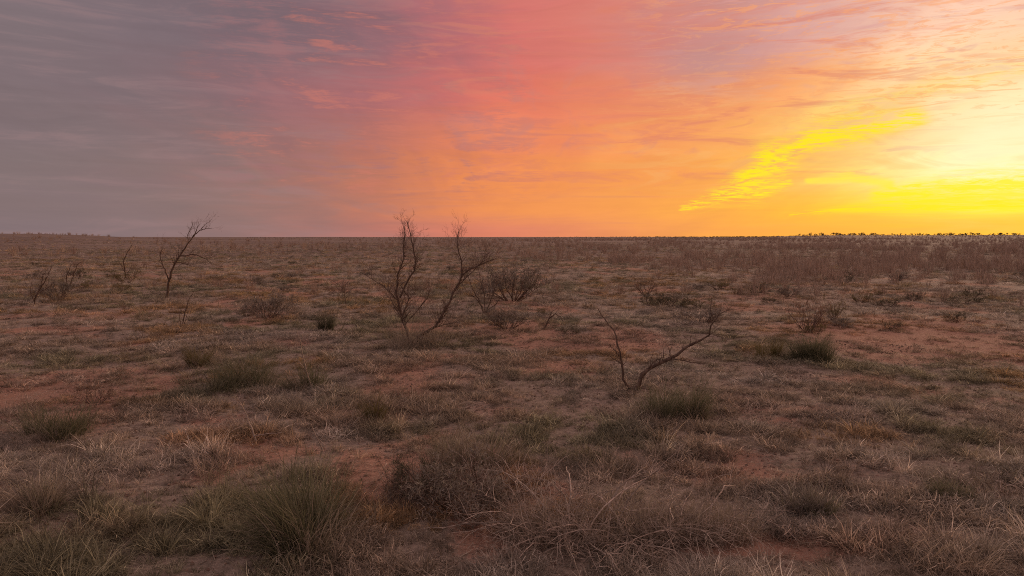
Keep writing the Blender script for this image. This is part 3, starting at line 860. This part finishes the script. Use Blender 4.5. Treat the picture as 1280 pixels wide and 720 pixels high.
# left group
bare_tree('mesquite_tree', 'bare tree', (208, 372), 'leaning leafless mesquite with a thick stub trunk and twigs over the skyline',
          [([(208, 373), (209, 362), (211, 350), (216, 336), (224, 320), (234, 306), (242, 294)], 0.085, 0.028),
           ([(242, 294), (250, 288), (256, 286), (265, 285)], 0.04, 0.010), ([(242, 296), (246, 286), (249, 276)], 0.035, 0.010),
           ([(236, 304), (234, 294), (240, 284), (241, 277)], 0.030, 0.008), ([(224, 320), (245, 318), (258, 324), (266, 332)], 0.05, 0.010),
           ([(211, 350), (205, 335), (200, 322), (203, 308)], 0.05, 0.010), ([(220, 328), (232, 330), (248, 335)], 0.035, 0.010),
           ([(250, 288), (256, 281), (263, 276)], 0.025, 0.008)], seed=21, twig=(2, 0.7), gap=0.17, rscale=0.85)
bare_tree('bare_shrub', 'bare shrub', (43, 383), 'crooked leafless shrub nearest the left edge',
          [([(42, 384), (44, 372), (50, 360), (58, 348), (65, 333)], 0.05, 0.010), ([(43, 376), (38, 366), (40, 352)], 0.03, 0.008), ([(50, 360), (54, 344), (60, 336)], 0.025, 0.007), ([(48, 366), (60, 360), (68, 352)], 0.022, 0.006)], seed=23, twig=(2, 0.5), gap=0.2)
bare_tree('bare_shrub', 'bare shrub', (86, 358), 'thin leafless shrub with two crooked stems behind the grey shrub, left',
          [([(88, 358), (90, 348), (94, 338), (98, 329), (104, 327)], 0.05, 0.012), ([(84, 358), (83, 346), (88, 334), (90, 330)], 0.04, 0.010), ([(80, 356), (78, 346), (76, 340)], 0.025, 0.008)], seed=24, twig=(2, 0.5), gap=0.25)
bare_tree('sapling', 'sapling', (156, 348), 'leafless sapling rising out of the golden low shrub',
          [([(157, 348), (156, 336), (154, 328), (157, 320), (165, 306)], 0.06, 0.012), ([(157, 345), (164, 334), (166, 322)], 0.03, 0.008), ([(156, 340), (148, 326), (146, 314)], 0.03, 0.008)], seed=25, twig=(2, 0.6), gap=0.4)
bare_tree('sapling', 'sapling', (228, 407), 'slender leafless sapling of a few upright stems in front of the stub trunk',
          [([(228, 408), (230, 394), (236, 376), (243, 361)], 0.026, 0.006), ([(226, 407), (224, 396), (226, 386)], 0.016, 0.005), ([(230, 406), (233, 396), (235, 388)], 0.014, 0.005)], seed=26, twig=(1, 0.3), gap=0.22)
bare_tree('sapling', 'sapling', (432, 383), 'spindly sapling with a bent top left of the forked mesquite',
          [([(433, 384), (431, 370), (428, 360), (420, 354), (415, 350)], 0.022, 0.006), ([(430, 366), (432, 356), (436, 351)], 0.014, 0.005)], seed=27, twig=(1, 0.3), gap=0.2)
bare_tree('sapling', 'sapling', (444, 383), 'very thin upright sapling right of the spindly bent one',
          [([(444, 384), (445, 372), (446, 360)], 0.016, 0.005)], seed=28, twig=(1, 0.3), gap=0.2)
bare_tree('fallen_branch', 'fallen branch', (680, 412), 'crooked dark branch arching out of the ground near the centre',
          [([(674, 414), (682, 408), (686, 399), (694, 392), (700, 396), (704, 402)], 0.035, 0.008), ([(686, 399), (690, 389), (697, 385)], 0.018, 0.005)], seed=29, twig=(1, 0.3), gap=0.16)
# pale dead stalks
bare_tree('dead_stalk', 'dead stalk', (390, 486), 'pale bleached dead stalk leaning beside the wide bunchgrass',
          [([(391, 486), (384, 468), (379, 448), (376, 430), (371, 412)], 0.020, 0.006), ([(384, 466), (374, 452), (362, 449)], 0.010, 0.004), ([(380, 455), (385, 440), (388, 430)], 0.009, 0.004)], seed=31, bark='pale', twigm='pale', twig=(1, 0.22), gap=0.16, trunk=False)
bare_tree('dead_stalk', 'dead stalk', (320, 556), 'pale bent dead stalk on the bare ground right of centre left',
          [([(321, 560), (318, 545), (312, 528), (304, 510), (296, 496)], 0.018, 0.005), ([(318, 545), (335, 542), (352, 541)], 0.010, 0.004)], seed=32, bark='pale', twigm='pale', twig=(1, 0.22), gap=0.2, trunk=False)
bare_tree('dead_stalk', 'dead stalk', (404, 570), 'short pale broken stalk in front of the olive tuft',
          [([(400, 580), (402, 566), (406, 556), (398, 549)], 0.014, 0.006), ([(403, 562), (388, 530), (378, 528)], 0.010, 0.005)], seed=33, bark='pale', twigm='pale', twig=(1, 0.2), gap=0.2, trunk=False)
bare_tree('dead_stalk', 'dead stalk', (470, 535), 'dark thin dead stem curving over the open centre left ground',
          [([(455, 537), (466, 530), (472, 518), (474, 500)], 0.012, 0.005)], seed=34, twig=(1, 0.2), gap=0.2, trunk=False)


# ---------------------------------------------------------------- heaps of dead branches in the foreground
def brush_tangle(px, py, wpx, hpx, label, n, seed, mat='pale', fine='thatch', nf=900, r=0.011):
    p = at(px, py); k = mpp(p); W = wpx * k; H = hpx * k; rng = np.random.RandomState(seed)
    o = empty('brush_heap', p, label, 'dead brush')
    A, B = [], {}
    for i in range(n):
        x = (rng.rand() - 0.5) * W; y = (rng.rand() - 0.5) * W * 0.5; a = rng.rand() * 2 * PI
        L = H * (1.0 + 1.5 * rng.rand()); m = 9; t = np.linspace(0, 1, m)
        env = 1 - min(1, (2 * x / W) ** 2 * 0.8)
        th = 0.3 + 0.7 * rng.rand() + t * (0.9 + 1.1 * rng.rand())
        rr = np.concatenate([[0], np.cumsum(np.sin(th[1:]))]) * L / m; zz = np.concatenate([[0], np.cumsum(np.cos(th[1:]))]) * L / m
        q = np.stack([x + np.cos(a) * rr, y + np.sin(a) * rr, zz * env + 0.02], -1) + np.cumsum(rng.rand(m, 3) - 0.5, 0) * 0.055 * L
        q[:, 2] += hgt(q[:, 0] + p[0], q[:, 1] + p[1]) - p[2]
        A.append((q, np.linspace(1, 0.3, m) * r * (0.35 + 0.9 * rng.rand() ** 2)))
        for _ in range(4):
            j = rng.randint(2, m - 1)
            grow(rng, q[j], np.array([math.cos(a), math.sin(a), 0.4]) + (rng.rand(3) - 0.5) * 2, L * 0.35, r * 0.35, 1, B, m=5, gnarl=0.45, up=0.02, nchild=(2, 3))
    mb = MB(); tubes(mb, np.array([q for q, _ in A]), np.array([s for _, s in A]), 5); mb.build('branches', M[mat], o, smooth=True)
    mb = MB(); flush(mb, B, (1, 0), 3); mb.build('twigs', M[mat], o)
    mb = MB(); b = np.stack([(rng.rand(nf) - 0.5) * W, (rng.rand(nf) - 0.5) * W * 0.5, np.zeros(nf)], -1)
    b[:, 2] = hgt(b[:, 0] + p[0], b[:, 1] + p[1]) - p[2]
    blades(mb, rng, b, rng.rand(nf) * 2 * PI, rng.rand(nf) * 0.9, H * (0.4 + 0.6 * rng.rand(nf)), 0.006 * (0.6 + 0.8 * rng.rand(nf)), rng.rand(nf) * 1.6, 4)
    mb.build('grass_through_brush', M[fine], o)
    return o


brush_tangle(725, 674, 190, 74, 'heap of pale tangled dead branches in the bottom centre foreground', 150, 41, nf=1500, r=0.0115)
brush_tangle(860, 672, 150, 66, 'sparser pinkish tangle of dry stems right of the pale branch heap', 45, 42, nf=1700, r=0.010)
brush_tangle(560, 622, 150, 52, 'dark tangle of dead brush at the bottom, left of the pale heap', 60, 43, mat='twig', fine='greyleaf', nf=1200, r=0.010)
brush_tangle(585, 600, 60, 44, 'small clutch of pale twigs standing out of the dark tangle', 24, 44, nf=150, r=0.013)
brush_tangle(1262, 622, 80, 20, 'low pile of pale sticks cut off by the right edge', 22, 45, nf=200, r=0.013)
brush_tangle(740, 590, 130, 30, 'thin grey weed stems behind the pale branch heap', 16, 46, fine='greyleaf', nf=900, r=0.006)


# ---------------------------------------------------------------- the belt of leafless brush in the distance
def brush_mesh(seed, n=26, h=1.0):
    rng = np.random.RandomState(seed); out = {}
    for i in range(n):
        a = rng.rand() * 2 * PI; le = rng.rand() * 0.55
        grow(rng, (math.cos(a) * 0.25 * rng.rand(), math.sin(a) * 0.25 * rng.rand(), -0.05), (math.cos(a) * le, math.sin(a) * le, 1.0), h * (0.55 + 0.55 * rng.rand()), 0.012, 1, out, m=5, gnarl=0.22, up=0.15, nchild=(4, 6), spread=0.7, shrink=0.45)
    mb = MB(); flush(mb, out, (1, 0), 3)
    return mb.mesh('brush', M['brush'])


BR = [brush_mesh(300 + i) for i in range(5)]


def brush_belt():
    rng = np.random.RandomState(9); pts = []
    # right and centre: dense between about 55 and 190 m; left: thinner and farther
    m = 90000; az = rng.uniform(-46, 46, m); r = 45 + 1450 * rng.rand(m) ** 2.1
    x, y = r * np.sin(np.radians(az)), r * np.cos(np.radians(az))
    den = fbm(x / 24 + 200, y / 38 + 300, 4)
    side = 1 / (1 + np.exp(-(az - 2) / 5.0))
    near = 70 + 70 * (1 - side) + 60 * (fbm(az / 7 + 9, az * 0 + 3.3, 3) - 0.5)
    w = sst(0.40, 0.62, den) * (0.22 + 0.78 * side) * sst(near - 26, near + 34, r) * (0.55 + 0.45 * sst(300, 420, r))
    w = np.maximum(w, 0.02) * 0.45
    for i in np.nonzero(rng.rand(m) < w)[0]: pts.append((x[i], y[i], r[i], den[i], near[i]))
    print('brush', len(pts))
    pts.sort(key=lambda q: q[2])
    info = []
    for x, y, r, den, nr in pts:
        h = rng.uniform(0.55, 1.9) * (0.6 + 0.8 * den) * (0.55 + 0.45 * float(sst(nr - 20, nr + 50, r)))
        info.append((x, y, float(hgt(x, y)), h, rng.uniform(0, 6.28), rng.randint(0, 5)))
    for x, y, z, h, a, k in info[:300]:
        o = bpy.data.objects.new('leafless_brush', BR[k]); COL.objects.link(o)
        o.location = (x, y, z); o.rotation_euler.z = a; o.scale = (h * 1.15, h * 1.15, h)
        tag(o, 'thin leafless brush in the distant brown belt', 'brush', 'leafless brush of the distant belt')
    rest = info[300:]; n = len(rest); A = np.array(rest)
    scl = np.stack([A[:, 3] * 1.3, A[:, 3] * 1.3, A[:, 3]], -1); rot = np.stack([np.zeros(n), np.zeros(n), A[:, 4]], -1)
    o = scatter('brush_belt', BR, A[:, :3], rot, scl, A[:, 5].astype(int))
    tag(o, 'far mass of leafless brown brush across the plain', 'brush')


brush_belt()


# ---------------------------------------------------------------- trees on the skyline
def far_tree_meshes(seed):
    rng = np.random.RandomState(seed); out = {}
    grow(rng, (0, 0, -0.3), (0, 0, 1), 3.0, 0.20, 2, out, m=5, gnarl=0.12, up=0.3, nchild=(4, 5), spread=0.9, shrink=0.6, t0=0.35)
    tr = MB(); flush(tr, out, (2, 1, 0), 4)
    cr = MB(); n = 420; nc = rng.randint(6, 10)
    C = np.stack([(rng.rand(nc) - 0.5) * 4.6, (rng.rand(nc) - 0.5) * 4.6, 2.0 + rng.rand(nc) * 2.6], -1); rad = 0.7 + 0.8 * rng.rand(nc)
    ci = rng.randint(0, nc, n); v = rng.randn(n, 3); v /= np.linalg.norm(v, axis=1, keepdims=True)
    b = C[ci] + v * (rad[ci] * rng.rand(n) ** 0.5)[:, None] * np.array([1, 1, 0.8])
    blades(cr, rng, b, rng.rand(n) * 2 * PI, rng.rand(n) * 2.5, 0.35 + 0.5 * rng.rand(n), 0.20 + 0.25 * rng.rand(n), rng.rand(n) - 0.5, 2)
    return tr.mesh('trunk', M['bark']), cr.mesh('crown', M['farleaf'])


FT = [far_tree_meshes(500 + i) for i in range(5)]


def skyline_trees():
    rng = random.Random(31); pxs = []
    clusters = [(1002, 4), (1008, 4), (1030, 8), (1045, 10), (1056, 8), (1072, 10), (1085, 8), (1098, 8), (1134, 5), (1139, 6), (1153, 6), (1168, 5), (1190, 7), (1200, 5), (1214, 4), (1220, 5), (1233, 6), (1262, 10)]
    for c, k in clusters:
        for _ in range(k): pxs.append(c + rng.gauss(0, 11))
    for _ in range(70): pxs.append(rng.uniform(860, 1278))
    for i, px in enumerate(pxs):
        Y = rng.uniform(1250, 1750); x = (px - 640) / FPX * Y; s = rng.uniform(0.35, 1.15) ** 1.2 * (0.95 if i < 120 else 0.6)
        if px < 990: s *= 0.55
        o = empty('skyline_tree', (x, Y, float(hgt(x, Y)) - 0.1), 'tiny dark bushy tree on the right skyline', 'tree', 'dark trees along the right skyline')
        o.rotation_euler.z = rng.uniform(0, 6.28); o.scale = (s * 1.25, s * 1.25, s)
        a, b = FT[rng.randrange(5)]
        for nm, me in (('trunk', a), ('crown', b)):
            c = bpy.data.objects.new(nm, me); COL.objects.link(c); c.parent = o
    # the thin dark line of far woods along the rest of the horizon
    r2 = np.random.RandomState(4); n = 3000
    az = R(-46) + R(92) * r2.rand(n); d = 3000 + 1500 * r2.rand(n)
    az = az[az > R(-20)]; n = len(az); d = d[:n]
    x, y = d * np.sin(az), d * np.cos(az)
    s = (0.5 + 0.7 * r2.rand(n)) * (0.35 + 0.65 * sst(-4, 16, np.degrees(az)))
    o = scatter('far_woods', [b for a, b in FT], np.stack([x, y, hgt(x, y) - 0.3 * s], -1), np.stack([np.zeros(n)] * 2 + [r2.rand(n) * 6.28], -1), np.stack([s * 1.8, s * 1.8, s], -1), r2.randint(0, 5, n))
    tag(o, 'thin dark line of far woods along the horizon', 'woods')


skyline_trees()
